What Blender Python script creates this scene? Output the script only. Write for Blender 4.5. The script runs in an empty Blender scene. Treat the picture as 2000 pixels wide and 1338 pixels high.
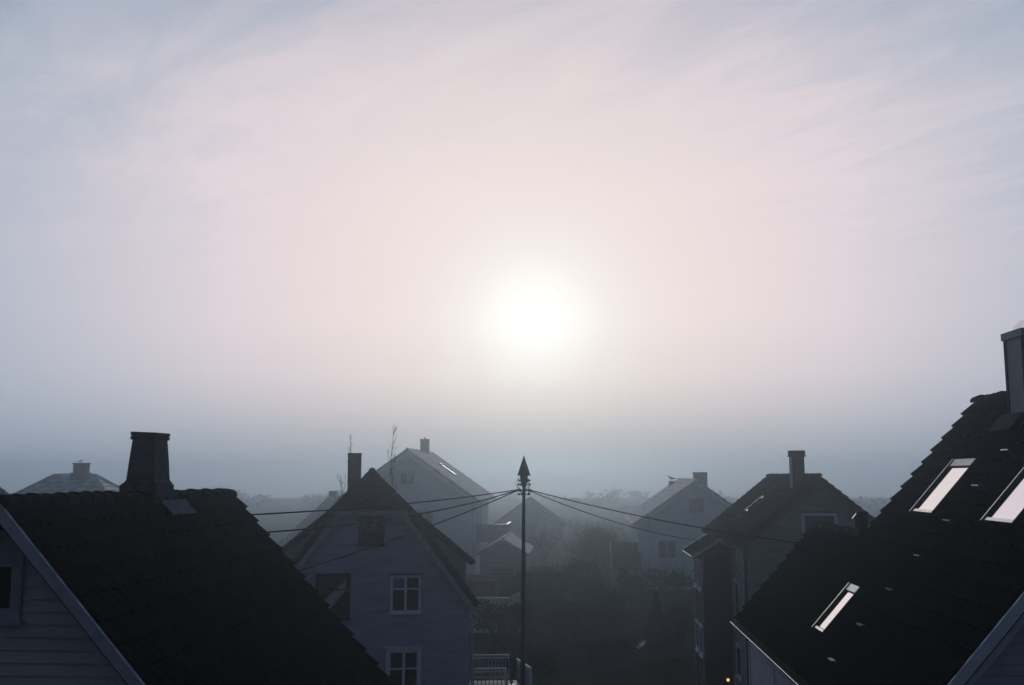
import bpy, math, random
from mathutils import Vector, Matrix
random.seed(7)
C = bpy.context.scene
COL = C.collection
R = math.radians

# ------------------------------------------------------------------ camera
EYE = 10.0                                  # attic window height above the gardens
PITCH = math.atan((928 - 669) / 1944.0)
ALPHA = R(3.5)                              # the whole street of houses runs at this bearing
cam = bpy.data.cameras.new('camera'); cam.sensor_width = 36; cam.lens = 35.0
cam.clip_start = 0.1; cam.clip_end = 3000
camo = bpy.data.objects.new('camera', cam); COL.objects.link(camo)
camo.location = (0, 0, EYE); camo.rotation_euler = (math.pi / 2 + PITCH, 0, 0)
C.camera = camo
C.view_settings.view_transform = 'Standard'; C.view_settings.look = 'None'
C.view_settings.exposure = 0.0; C.view_settings.gamma = 1.0
C.cycles.max_bounces = 8; C.cycles.volume_bounces = 6; C.cycles.transparent_max_bounces = 4
C.cycles.use_denoising = True; C.cycles.use_adaptive_sampling = False

# ------------------------------------------------------------------ sky and sun
SUN_EL, SUN_AZ = R(8.7), R(1.32)            # bearing measured from +Y towards +X
SUN = Vector((math.sin(SUN_AZ) * math.cos(SUN_EL), math.cos(SUN_AZ) * math.cos(SUN_EL), math.sin(SUN_EL)))
def lin(r, g, b):
    f = lambda c: (c / 255 / 12.92) if c / 255 <= .04045 else ((c / 255 + .055) / 1.055) ** 2.4
    return (f(r), f(g), f(b), 1)
W = bpy.data.worlds.new('World'); C.world = W; W.use_nodes = True
nt = W.node_tree; nt.nodes.clear(); N = nt.nodes.new; LK = nt.links.new
def mth(op, a, b=None, c=None, clamp=False):
    n = N('ShaderNodeMath'); n.operation = op; n.use_clamp = clamp
    for i, x in enumerate((a, b, c)):
        if x is None: continue
        if isinstance(x, (int, float)): n.inputs[i].default_value = x
        else: LK(x, n.inputs[i])
    return n.outputs[0]
def ramp(fac, stops, interp='LINEAR'):
    n = N('ShaderNodeValToRGB'); cr = n.color_ramp; cr.interpolation = interp
    while len(cr.elements) < len(stops): cr.elements.new(0.5)
    for e, (p, c) in zip(cr.elements, stops): e.position = p; e.color = c
    LK(fac, n.inputs[0]); return n.outputs[0]
def mixc(kind, fac, a, b):
    n = N('ShaderNodeMix'); n.data_type = 'RGBA'; n.blend_type = kind
    for i, x in ((0, fac), (6, a), (7, b)):
        if isinstance(x, (int, float)): n.inputs[i].default_value = x
        elif isinstance(x, tuple): n.inputs[i].default_value = x
        else: LK(x, n.inputs[i])
    return n.outputs[2]
tc = N('ShaderNodeTexCoord'); GEN = tc.outputs['Generated']
nrm = N('ShaderNodeVectorMath'); nrm.operation = 'NORMALIZE'; LK(GEN, nrm.inputs[0]); DIR = nrm.outputs[0]
dt = N('ShaderNodeVectorMath'); dt.operation = 'DOT_PRODUCT'; LK(DIR, dt.inputs[0]); dt.inputs[1].default_value = SUN
sep = N('ShaderNodeSeparateXYZ'); LK(DIR, sep.inputs[0]); SX, SY, SZ = sep.outputs
# thin high cloud, laid out on a level sheet far overhead (direction / height)
zc = mth('MAXIMUM', SZ, 0.03)
cmb = N('ShaderNodeCombineXYZ')
LK(mth('DIVIDE', SX, zc), cmb.inputs[0]); LK(mth('DIVIDE', SY, zc), cmb.inputs[1])
rot = N('ShaderNodeVectorRotate'); rot.rotation_type = 'Z_AXIS'; LK(cmb.outputs[0], rot.inputs['Vector']); rot.inputs['Angle'].default_value = R(-128)
mp = N('ShaderNodeMapping'); LK(rot.outputs[0], mp.inputs[0])
mp.inputs['Scale'].default_value = (0.22, 0.55, 1); mp.inputs['Location'].default_value = (1.7, 0.35, 0)
no = N('ShaderNodeTexNoise'); LK(mp.outputs[0], no.inputs['Vector'])
no.inputs['Scale'].default_value = 1.15; no.inputs['Detail'].default_value = 7; no.inputs['Roughness'].default_value = .58; no.inputs['Distortion'].default_value = .6
CLOUD = ramp(no.outputs[0], [(.30, (0, 0, 0, 1)), (.70, (1, 1, 1, 1))], 'EASE')
no2 = N('ShaderNodeTexNoise'); LK(mp.outputs[0], no2.inputs['Vector']); no2.inputs['Scale'].default_value = 5.5; no2.inputs['Detail'].default_value = 8; no2.inputs['Roughness'].default_value = .62; no2.inputs['Distortion'].default_value = 1.2
WISP = ramp(no2.outputs[0], [(.36, (0, 0, 0, 1)), (.66, (1, 1, 1, 1))], 'EASE')
# veil brightness falls off with angle from the sun; cloud thickness shifts that angle a little
ang = mth('MULTIPLY', mth('ARCCOSINE', mth('MINIMUM', dt.outputs['Value'], .999999)), 180 / math.pi)
high = mth('MULTIPLY', mth('SUBTRACT', SZ, 0.16), 3.2, clamp=True)
cover = mth('ADD', mth('MULTIPLY', CLOUD, .66), mth('MULTIPLY', WISP, .36))
shift = mth('MULTIPLY', mth('MULTIPLY', mth('SUBTRACT', .55, cover), 18.0), high)
away = mth('MULTIPLY', mth('SUBTRACT', ang, 6.0), .12, clamp=True)
ang2 = mth('ADD', ang, mth('MULTIPLY', shift, away))
S = 1 / 180
VEIL = ramp(mth('MULTIPLY', ang2, S), [
    (0, (1.05, 1.05, 1.05, 1)), (1.4 * S, (1.0, 1.0, .99, 1)), (2.7 * S, lin(249, 246, 243)), (4.4 * S, lin(241, 234, 230)),
    (7 * S, lin(237, 226, 223)), (12 * S, lin(233, 220, 222)), (17 * S, lin(226, 214, 220)), (22 * S, lin(209, 204, 214)),
    (28 * S, lin(189, 192, 206)), (33 * S, lin(176, 185, 200)), (43 * S, lin(115, 134, 162)), (65 * S, lin(72, 82, 102)), (180 * S, lin(54, 61, 78))])
# ground mist: the air near the horizon is thick and grey-blue
el = mth('MULTIPLY', mth('ARCSINE', SZ), 180 / math.pi)
MISTW = ramp(mth('MULTIPLY', mth('ADD', el, 5.0), 1 / 20), [(0, (1, 1, 1, 1)), (.25, (.95, .95, .95, 1)), (.31, (.88, .88, .88, 1)), (.37, (.70, .70, .70, 1)), (.44, (.42, .42, .42, 1)), (.53, (.16, .16, .16, 1)), (.68, (0, 0, 0, 1))])
TOP = ramp(mth('MULTIPLY', el, 1 / 60), [(0, (1, 1, 1, 1)), (.27, (1, 1, 1, 1)), (.37, (.92, .94, .95, 1)), (.47, (.78, .82, .86, 1)), (1, (.70, .76, .84, 1))])
MIST = ramp(mth('MULTIPLY', ang, S), [(0, (.38, .385, .41, 1)), (9 * S, (.37, .40, .45, 1)), (18 * S, (.36, .42, .49, 1)), (30 * S, (.33, .40, .49, 1)), (60 * S, (.15, .18, .23, 1)), (1, (.06, .07, .10, 1))])
SKYC = mixc('MIX', MISTW, mixc('MULTIPLY', 1.0, VEIL, TOP), MIST)
bg1 = N('ShaderNodeBackground'); LK(SKYC, bg1.inputs[0]); bg1.inputs[1].default_value = 1.0
sky = N('ShaderNodeTexSky'); sky.sky_type = 'NISHITA'; sky.sun_disc = False
sky.sun_elevation = SUN_EL; sky.sun_rotation = SUN_AZ; sky.dust_density = 4; sky.air_density = 1.5
bg2 = N('ShaderNodeBackground'); LK(sky.outputs[0], bg2.inputs[0]); bg2.inputs[1].default_value = 0.001
ad = N('ShaderNodeAddShader'); LK(bg1.outputs[0], ad.inputs[0]); LK(bg2.outputs[0], ad.inputs[1])
out = N('ShaderNodeOutputWorld'); LK(ad.outputs[0], out.inputs[0])

sl = bpy.data.lights.new('sun', 'SUN'); sl.energy = 0.06; sl.angle = R(6); sl.color = (1, .95, .89)
so = bpy.data.objects.new('sun', sl); COL.objects.link(so)
so.rotation_euler = (-SUN).to_track_quat('-Z', 'Y').to_euler(); so.location = SUN * 200

# ------------------------------------------------------------------ helpers
def tag(o, label=None, cat=None, group=None, kind=None):
    if label: o['label'] = label
    if cat: o['category'] = cat
    if group: o['group'] = group
    if kind: o['kind'] = kind
    return o
def uvw(u, v, z=0.0):                        # street frame -> world
    ca, sa = math.cos(ALPHA), math.sin(ALPHA)
    return Vector((u * ca + v * sa, -u * sa + v * ca, z))
def thing(name, u, v, z, label, cat, group=None):
    o = bpy.data.objects.new(name, None); COL.objects.link(o); o.empty_display_size = .3
    o.location = uvw(u, v, z); o.rotation_euler = (0, 0, -ALPHA); o['_o'] = (u, v, z)
    return tag(o, label, cat, group)
class MB:
    """collects faces (street-frame coordinates) and links them as one mesh"""
    def __init__(s): s.v = []; s.f = []; s.sm = []
    def add(s, vs, fs, smooth=False):
        b = len(s.v); s.v += [tuple(p) for p in vs]
        for f in fs: s.f.append([b + i for i in f]); s.sm.append(smooth)
    def hexa(s, p, smooth=False):            # 8 corners: bottom ring 0-3, top ring 4-7
        s.add(p, [(3, 2, 1, 0), (4, 5, 6, 7), (0, 1, 5, 4), (1, 2, 6, 5), (2, 3, 7, 6), (3, 0, 4, 7)], smooth)
    def box(s, u0, u1, v0, v1, z0, z1):
        s.hexa([(u0, v0, z0), (u1, v0, z0), (u1, v1, z0), (u0, v1, z0), (u0, v0, z1), (u1, v0, z1), (u1, v1, z1), (u0, v1, z1)])
    def prism(s, poly, v0, v1):              # (u, z) polygon pulled along v
        n = len(poly); vs = [(a, v0, b) for a, b in poly] + [(a, v1, b) for a, b in poly]
        s.add(vs, [tuple(range(n)), tuple(range(2 * n - 1, n - 1, -1))] + [(i, i + n, (i + 1) % n + n, (i + 1) % n) for i in range(n)])
    def beam(s, a, b, w, h, up=(0, 0, 1), off=0.0):   # oriented bar, w sideways, h along up, top at +off
        a, b = Vector(a), Vector(b); d = (b - a).normalized(); up = Vector(up)
        side = d.cross(up).normalized(); up = side.cross(d).normalized()
        P = []
        for q in (off - h, off):
            for e, sd in ((a, -1), (b, -1), (b, 1), (a, 1)): P.append(e + side * (sd * w / 2) + up * q)
        s.hexa(P)
    def tube(s, pts, rad, n=6, smooth=True, cap=True):
        pts = [Vector(p) for p in pts]; m = len(pts)
        if isinstance(rad, (int, float)): rad = [rad] * m
        vs = []
        for i, p in enumerate(pts):
            d = (pts[min(i + 1, m - 1)] - pts[max(i - 1, 0)]).normalized()
            x = d.orthogonal().normalized() if abs(d.z) < .95 else Vector((1, 0, 0)).cross(d).normalized()
            y = d.cross(x)
            for k in range(n):
                t = 2 * math.pi * k / n; vs.append(p + (x * math.cos(t) + y * math.sin(t)) * rad[i])
        fs = [(i * n + k, i * n + (k + 1) % n, (i + 1) * n + (k + 1) % n, (i + 1) * n + k) for i in range(m - 1) for k in range(n)]
        s.add(vs, fs, smooth)
        if cap: s.add(vs[:n], [tuple(range(n))]); s.add(vs[-n:], [tuple(range(n))])
    def pbox(s, P, s0, s1, z0, z1, n0, n1):  # box in wall coordinates
        s.hexa([P(s0, z0, n1), P(s1, z0, n1), P(s1, z0, n0), P(s0, z0, n0), P(s0, z1, n1), P(s1, z1, n1), P(s1, z1, n0), P(s0, z1, n0)])
    def clad(s, P, poly, pitch=.14, depth=.022):   # weatherboards over a convex wall outline
        zs = [z for _, z in poly]; z0, zt = min(zs), max(zs)
        def rng(z):
            xs = []
            for i in range(len(poly)):
                (x1, y1), (x2, y2) = poly[i], poly[(i + 1) % len(poly)]
                if abs(y1 - y2) < 1e-6:
                    if abs(z - y1) < 1e-6: xs += [x1, x2]
                    continue
                t = (z - y1) / (y2 - y1)
                if -1e-6 <= t <= 1 + 1e-6: xs.append(x1 + t * (x2 - x1))
            return (min(xs), max(xs)) if xs else None
        cuts = sorted(set([round(z, 4) for z in zs] + [round(z0 + pitch * i, 4) for i in range(int((zt - z0) / pitch) + 1)]))
        lo = z0
        for a, b in zip(cuts, cuts[1:]):
            ra, rb = rng(a + 1e-5), rng(b - 1e-5)
            if not ra or not rb or ra[1] - ra[0] < .01: continue
            k0 = math.floor((a - z0) / pitch + 1e-4); base = z0 + k0 * pitch
            da = depth * (1 - (a - base) / pitch) + .004; db = depth * max(0, 1 - (b - base) / pitch) + .004
            s.add([P(ra[0], a, da), P(ra[1], a, da), P(rb[1], b, db), P(rb[0], b, db), P(ra[0], a, 0), P(ra[1], a, 0)], [(0, 1, 2, 3), (4, 5, 1, 0)])
    def tiles(s, o, a, d, n, La, Ld, w=.25, r=.34, amp=.032, lip=.05, nx=4, ragged=.02, bend=None):
        """pantiled sheet: o ridge corner, a along the ridge, d down the slope, n outward"""
        o, a, d, n = map(Vector, (o, a, d, n)); rows = max(1, round(Ld / r)); r = Ld / rows
        cols = max(1, round(La / w)); w = La / cols; vs = []; m = cols * nx + 1
        rr = random.Random(rows * 131 + cols)
        jn = [[rr.uniform(-.006, .006) for _ in range(cols + 1)] for _ in range(rows)]
        jy = [[rr.uniform(-.010, .010) for _ in range(cols + 1)] for _ in range(rows)]
        prof = [math.sin(2 * math.pi * k / nx) * (1 if math.sin(2 * math.pi * k / nx) > 0 else .55) for k in range(nx)]
        for j in range(rows):
            e0, e1 = -rr.uniform(0, ragged), La + rr.uniform(0, ragged)
            for end in (0, 1):
                for i in range(m):
                    c = min(i // nx, cols - 1); x = i * w / nx; h = amp * prof[i % nx] if nx > 1 else 0
                    if i == 0: x = e0
                    if i == m - 1: x = e1
                    y = (j + end) * r + (jy[j][c] + .02 if end else 0)
                    vs.append(o + a * x + d * y + n * (.05 + h + (lip if end else 0) + jn[j][c]))
        fs = []
        for k in range(rows * 2 - 1):
            for i in range(m - 1): fs.append((k * m + i, k * m + i + 1, (k + 1) * m + i + 1, (k + 1) * m + i))
        s.add(vs, fs, False)
        # verge closing strips
        for i in (0, m - 1):
            for k in range(rows * 2 - 1):
                p, q = vs[k * m + i], vs[(k + 1) * m + i]
                dp, dq = n * ((p - o).dot(n) + .02), n * ((q - o).dot(n) + .02)
                s.add([p, q, q - dq, p - dp], [(0, 1, 2, 3)])
        for i in range(m - 1):
            p, q = vs[(rows * 2 - 1) * m + i], vs[(rows * 2 - 1) * m + i + 1]
            s.add([p, q, q - n * .12, p - n * .12], [(0, 1, 2, 3)])
    def slab(s, o, a, d, n, La, Ld, t=.1):
        o, a, d, n = map(Vector, (o, a, d, n))
        P = [o, o + a * La, o + a * La + d * Ld, o + d * Ld]
        s.hexa([p - n * t for p in P] + P)
    def ridge(s, p0, p1, r=.13, step=.36, seg=7, droop=.5):
        p0, p1 = Vector(p0), Vector(p1); L = (p1 - p0).length; d = (p1 - p0) / L; k = max(1, round(L / step)); st = L / k
        side = d.cross(Vector((0, 0, 1))).normalized(); up = side.cross(d).normalized(); rr = random.Random(int(L * 100))
        for i in range(k):
            vs = []; jz = rr.uniform(-.012, .012)
            for e, rad in ((-.03, r), (st + .02, r * .80)):
                for t in range(seg + 1):
                    th = math.pi * (t / seg) * 1.16 - .08 * math.pi
                    vs.append(p0 + d * (i * st + e) + side * math.cos(th) * rad * 1.1 + up * (math.sin(th) * rad + jz))
            m = seg + 1; fs = [(t, t + 1, m + t + 1, m + t) for t in range(seg)]
            s.add(vs, fs, True); s.add(vs[:m], [tuple(range(m))]); s.add(vs[m:], [tuple(range(m))])
    def build(s, name, mat, parent, label=None):
        me = bpy.data.meshes.new(name); q = parent
        while q.get('_o') is None: q = q.parent
        o0 = q['_o']
        me.from_pydata([(p[0] - o0[0], p[1] - o0[1], p[2] - o0[2]) for p in s.v], [], s.f)
        me.polygons.foreach_set('use_smooth', s.sm); me.materials.append(mat); me.update()
        ob = bpy.data.objects.new(name, me); COL.objects.link(ob); ob.parent = parent
        if label: ob['label'] = label
        return ob

# ------------------------------------------------------------------ materials
def mat(name, col, col2=None, rough=.8, spec=.3, metal=0, scale=3.0, stretch=(1, 1, 1), bump=.0, bscale=40, detail=5, lo=.35, hi=.65, emit=None):
    m = bpy.data.materials.new(name); m.use_nodes = True; t = m.node_tree; b = t.nodes['Principled BSDF']
    b.inputs['Roughness'].default_value = rough; b.inputs['Specular IOR Level'].default_value = spec; b.inputs['Metallic'].default_value = metal
    co = t.nodes.new('ShaderNodeTexCoord'); mpn = t.nodes.new('ShaderNodeMapping'); mpn.inputs['Scale'].default_value = stretch
    t.links.new(co.outputs['Object'], mpn.inputs[0])
    nz = t.nodes.new('ShaderNodeTexNoise'); nz.inputs['Scale'].default_value = scale; nz.inputs['Detail'].default_value = detail; t.links.new(mpn.outputs[0], nz.inputs['Vector'])
    cr = t.nodes.new('ShaderNodeValToRGB'); c2 = col2 or tuple(c * .7 for c in col)
    cr.color_ramp.elements[0].position = lo; cr.color_ramp.elements[1].position = hi
    cr.color_ramp.elements[0].color = (*c2, 1); cr.color_ramp.elements[1].color = (*col, 1)
    t.links.new(nz.outputs[0], cr.inputs[0]); t.links.new(cr.outputs[0], b.inputs['Base Color'])
    if bump:
        n2 = t.nodes.new('ShaderNodeTexNoise'); n2.inputs['Scale'].default_value = bscale; n2.inputs['Detail'].default_value = 4; t.links.new(co.outputs['Object'], n2.inputs['Vector'])
        bp = t.nodes.new('ShaderNodeBump'); bp.inputs['Strength'].default_value = bump; bp.inputs['Distance'].default_value = .02
        t.links.new(n2.outputs[0], bp.inputs['Height']); t.links.new(bp.outputs[0], b.inputs['Normal'])
    if emit:
        b.inputs['Emission Color'].default_value = (*emit[0], 1); b.inputs['Emission Strength'].default_value = emit[1]
    return m
M = {}
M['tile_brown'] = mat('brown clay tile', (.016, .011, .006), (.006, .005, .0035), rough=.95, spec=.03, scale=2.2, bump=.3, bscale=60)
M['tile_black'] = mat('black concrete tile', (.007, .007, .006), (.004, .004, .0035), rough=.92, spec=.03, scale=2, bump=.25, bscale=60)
M['tile_dark'] = mat('old dark tile', (.014, .011, .009), (.007, .006, .0055), rough=.9, spec=.06, scale=1.4, bump=.2)
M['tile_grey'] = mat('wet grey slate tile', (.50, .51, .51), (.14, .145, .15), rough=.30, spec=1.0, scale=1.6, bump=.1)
M['tile_red'] = mat('dull red tile', (.10, .035, .022), (.05, .02, .015), rough=.85, scale=1.4)
M['wall_grey'] = mat('grey painted board', (.60, .57, .53), (.50, .48, .45), rough=.75, scale=1.2, stretch=(1, 1, 4))
M['wall_white'] = mat('white painted board', (.52, .54, .58), (.42, .44, .48), rough=.7, scale=1.2, stretch=(1, 1, 4))
M['wall_violet'] = mat('faded violet board', (.42, .43, .56), (.31, .32, .42), rough=.8, scale=1.0, stretch=(1, 1, 5))
M['wall_dusk'] = mat('slate painted board', (.32, .32, .33), (.23, .23, .24), rough=.8, scale=1, stretch=(1, 1, 5))
M['wall_brown'] = mat('brown stained board', (.025, .020, .016), (.015, .012, .010), rough=.85, scale=1, stretch=(1, 1, 5))
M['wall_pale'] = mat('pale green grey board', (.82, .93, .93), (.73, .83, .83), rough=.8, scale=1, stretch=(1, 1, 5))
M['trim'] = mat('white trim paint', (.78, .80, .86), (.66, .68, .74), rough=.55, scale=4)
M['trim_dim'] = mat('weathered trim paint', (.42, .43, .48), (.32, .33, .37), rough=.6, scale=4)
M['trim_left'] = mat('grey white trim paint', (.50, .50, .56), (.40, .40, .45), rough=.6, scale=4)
M['trim_dark'] = mat('dark frame paint', (.020, .018, .016), (.012, .011, .010), rough=.6, scale=5)
M['glass'] = mat('window glass', (.008, .008, .007), (.005, .005, .005), rough=.04, spec=.28, scale=.6)
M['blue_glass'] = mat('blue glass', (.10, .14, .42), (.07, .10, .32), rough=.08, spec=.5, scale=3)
M['coated_glass'] = mat('coated roof glass', (.99, .97, .98), (.95, .94, .96), rough=.06, metal=1, scale=1.2)
M['bright_metal'] = mat('polished step metal', (.95, .95, .95), (.85, .85, .85), rough=.18, metal=1, scale=9)
M['zinc'] = mat('bright zinc', (.72, .72, .72), (.55, .55, .55), rough=.22, metal=1, scale=9)
M['dull_zinc'] = mat('dull zinc', (.48, .49, .50), (.38, .39, .40), rough=.38, metal=.8, scale=5)
M['black_metal'] = mat('black sheet metal', (.012, .012, .011), (.008, .008, .008), rough=.8, spec=.1, scale=4)
M['lead'] = mat('lead sheet', (.22, .23, .28), (.12, .13, .16), rough=.6, spec=.4, scale=7, stretch=(1, 4, 1), bump=.4, bscale=14)
M['render'] = mat('cement render', (.085, .085, .095), (.05, .05, .055), rough=.95, spec=.1, scale=5, bump=.5, bscale=45)
M['slate'] = mat('slate slab', (.018, .016, .013), (.010, .009, .008), rough=.9, spec=.1, scale=8, bump=.3)
M['brick'] = mat('sooty brick', (.10, .085, .075), (.055, .05, .045), rough=.95, spec=.1, scale=6, bump=.5, bscale=30)
M['chimney_panel'] = mat('grey chimney sheet', (.22, .24, .25), (.18, .20, .21), rough=.6, scale=2)
M['steel'] = mat('galvanised steel', (.10, .11, .12), (.07, .075, .08), rough=.6, metal=.3, scale=6)
M['porcelain'] = mat('brown porcelain', (.03, .02, .018), rough=.3, spec=.5, scale=6)
M['cable'] = mat('black cable', (.008, .008, .008), rough=.7, scale=5)
M['bark'] = mat('bark', (.018, .015, .012), (.009, .008, .007), rough=.95, spec=.1, scale=8)
M['leaf'] = mat('evergreen leaf', (.020, .024, .012), (.008, .010, .006), rough=.8, spec=.2, scale=1.3)
M['brush'] = mat('winter brush', (.020, .015, .009), (.009, .008, .005), rough=.9, spec=.1, scale=1.0)
M['feather'] = mat('gull feather', (.16, .16, .17), (.10, .10, .11), rough=.8, scale=12)
M['plank'] = mat('pale plank', (.62, .58, .52), (.45, .42, .38), rough=.45, scale=5, stretch=(1, 8, 1))
M['paint_white'] = mat('white glaze', (.75, .75, .75), (.62, .62, .62), rough=.3, spec=.6, scale=6)
M['lamp'] = mat('lit lamp glass', (1, .7, .35), rough=.4, emit=((1, .55, .2), 1.6))
M['pane_glint'] = mat('pale curtain', (.45, .46, .52), (.34, .35, .40), rough=.9, scale=9)  # tone of the reflection drawn on a violet house window
M['stone'] = mat('foundation stone', (.16, .16, .16), (.10, .10, .10), rough=.95, scale=3, bump=.5, bscale=12)

# ------------------------------------------------------------------ ground
def ground():
    n = 70; ext = 435.0; vs = []; fs = []
    for j in range(n + 1):
        for i in range(n + 1):
            a = (i / n * 2 - 1); b = (j / n * 2 - 1)
            x = ext * a * abs(a) ** .6; y = ext * b * abs(b) ** .6 + 20
            d = math.hypot(x, y - 40); h = 0.12 * math.sin(x * .13) * math.cos(y * .11) if d > 8 else 0
            vs.append((x, y, h - .12))
    for j in range(n):
        for i in range(n): k = j * (n + 1) + i; fs.append((k, k + 1, k + n + 2, k + n + 1))
    me = bpy.data.meshes.new('ground'); me.from_pydata(vs, [], fs)
    me.materials.append(mat('winter grass', (.012, .011, .006), (.006, .006, .004), rough=.98, spec=.05, scale=.6, bump=.9, bscale=9, detail=8))
    o = bpy.data.objects.new('ground', me); COL.objects.link(o); o['kind'] = 'structure'
ground()

# ------------------------------------------------------------------ building blocks
def FRONT(v): return lambda s, z, n: (s, v - n, z)
def BACK(v): return lambda s, z, n: (s, v + n, z)
def LEFT(u): return lambda s, z, n: (u - n, s, z)
def RIGHT(u): return lambda s, z, n: (u + n, s, z)
def window(root, P, s0, s1, z0, z1, fm, bars='cross', cas=.09, casm=None, sill=True, pane=None, bw=.045, cap=True, n0=.0, trans=.66):
    m = MB()
    for a, b, c, d in ((s0 - cas, s0, z0 - cas, z1 + cas), (s1, s1 + cas, z0 - cas, z1 + cas), (s0, s1, z1, z1 + cas), (s0, s1, z0 - cas, z0)): m.pbox(P, a, b, c, d, n0, n0 + .06)
    f = bw
    for a, b, c, d in ((s0, s0 + f, z0, z1), (s1 - f, s1, z0, z1), (s0 + f, s1 - f, z1 - f, z1), (s0 + f, s1 - f, z0, z0 + f)): m.pbox(P, a, b, c, d, n0, n0 + .048)
    mid = (s0 + s1) / 2; zt = z0 + (z1 - z0) * trans
    if bars in ('cross', 'mullion'): m.pbox(P, mid - f * .8, mid + f * .8, z0 + f, z1 - f, n0, n0 + .046)
    if bars in ('cross', 'transom'):
        if bars == 'cross':
            m.pbox(P, s0 + f, mid - f * .8, zt - f * .5, zt + f * .5, n0, n0 + .044); m.pbox(P, mid + f * .8, s1 - f, zt - f * .5, zt + f * .5, n0, n0 + .044)
        else: m.pbox(P, s0 + f, s1 - f, zt - f * .5, zt + f * .5, n0, n0 + .044)
    w = m.build('window', fm, root)
    g = MB(); g.pbox(P, s0 + f * .5, s1 - f * .5, z0 + f * .5, z1 - f * .5, n0, n0 + .03); g.build('pane', pane or M['glass'], w)
    if sill:
        g = MB(); g.pbox(P, s0 - cas - .04, s1 + cas + .04, z0 - cas - .045, z0 - cas, n0, n0 + .11); g.build('sill', fm, w)
    if cap:
        g = MB(); g.pbox(P, s0 - cas - .05, s1 + cas + .05, z1 + cas, z1 + cas + .04, n0, n0 + .10); g.build('drip_cap', casm or fm, w)
    return w
def slope_axes(side, tan):                    # side +1 falls to +u, -1 falls to -u
    c = 1 / math.hypot(1, tan)
    return Vector((side * c, 0, -tan * c)), Vector((side * tan * c, 0, c))
def gable_roof(mb, uc, zr, tan, halves, v0, v1, tile=True, t=.12, dz=0.0, **kw):
    ax = Vector((0, 1, dz)).normalized()
    for side, h in halves:
        d, n = slope_axes(side, tan); Ld = h * math.hypot(1, tan); o = (uc, v0, zr)
        mb.slab(o, ax, d, n, v1 - v0, Ld, t)
        if tile: mb.tiles(Vector(o), ax, d, n, v1 - v0, Ld, **kw)
def barges(root, uc, zr, tan, h, v, mat_, w=.2, th=.04, name='barge_board', drop=.02, sides=(1, -1)):
    m = MB()
    for side in sides:
        d, n = slope_axes(side, tan); L = h * math.hypot(1, tan); a = Vector((uc, v, zr)) - n * drop
        m.beam(a, a + d * L, th, w, n)
    return m.build(name, mat_, root)
def walls(root, uc, hw, ze, zr, v0, v1, wm, z0=0.0, pitch=.14, faces='flrb', depth=.032):
    poly = [(uc - hw, z0), (uc + hw, z0), (uc + hw, ze), (uc, zr), (uc - hw, ze)]
    m = MB(); m.prism(poly, v0, v1)
    if 'f' in faces: m.clad(FRONT(v0), poly, pitch, depth)
    if 'b' in faces: m.clad(BACK(v1), poly, pitch * 2, depth)
    rect = [(v0, z0), (v1, z0), (v1, ze), (v0, ze)]
    if 'l' in faces: m.clad(LEFT(uc - hw), rect, pitch, depth)
    if 'r' in faces: m.clad(RIGHT(uc + hw), rect, pitch, depth)
    return m.build('wall', wm, root)
def chimney(root, u0, u1, v0, v1, z0, z1, m_, capm=None, cap=.05, caph=.08, taper=0, pots=0):
    m = MB(); t = taper
    m.hexa([(u0, v0, z0), (u1, v0, z0), (u1, v1, z0), (u0, v1, z0), (u0 + t, v0 + t, z1), (u1 - t, v0 + t, z1), (u1 - t, v1 - t, z1), (u0 + t, v1 - t, z1)])
    c = m.build('chimney', m_, root)
    if capm:
        m = MB(); m.box(u0 + t - cap, u1 - t + cap, v0 + t - cap, v1 - t + cap, z1, z1 + caph); m.build('chimney_cap', capm, c)
    for k in range(pots):
        m = MB(); uu = u0 + (u1 - u0) * (k + 1) / (pots + 1); m.tube([(uu, (v0 + v1) / 2, z1 + caph), (uu, (v0 + v1) / 2, z1 + caph + .22)], .1, 10); m.build('chimney_pot', M['porcelain'], c)
    return c
def skylight(root, uc, zr, tan, side, u0, u1, v0, v1, th=.18, frame=M['dull_zinc']):
    d, n = slope_axes(side, tan); s = math.hypot(1, tan)
    def P(u, v, h): return Vector((uc, v, zr)) + d * (abs(u - uc) * s) + n * h
    def bx(mb, ua, ub, va, vb, h0, h1):
        mb.hexa([P(ua, va, h0), P(ub, va, h0), P(ub, vb, h0), P(ua, vb, h0), P(ua, va, h1), P(ub, va, h1), P(ub, vb, h1), P(ua, vb, h1)])
    ut, ub = (u1, u0) if side < 0 else (u0, u1); sg = 1 if ub > ut else -1
    f = .045; m = MB(); L = abs(ub - ut)
    bx(m, ut, ub, v0, v0 + f, .0, th + .05); bx(m, ut, ub, v1 - f, v1, .0, th + .05); bx(m, ut, ut + sg * .12 * L, v0 + f, v1 - f, .0, th + .01); bx(m, ub - sg * .04 * L, ub, v0 + f, v1 - f, .0, th + .01)
    sk = m.build('skylight', M['black_metal'], root)
    m = MB(); bx(m, ut, ut + sg * .13 * L, v0 + f, v1 - f, .0, th + .055); m.build('top_cover', M['dull_zinc'], sk)
    m = MB(); bx(m, ut + sg * .155 * L, ub - sg * .06 * L, v0 + f + .004, v1 - f - .004, .0, th + .02); m.build('pane', M['coated_glass'], sk)
    m = MB(); bx(m, ub - sg * .045 * L, ub, v0 + f, v1 - f, .0, th + .05); m.build('bottom_cover', M['zinc'], sk)
    m = MB(); bx(m, ut, ub + sg * .02, v1 + .004, v1 + .03, 0, th + .075); m.build('side_flashing', M['zinc'], sk)
    return sk
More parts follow.
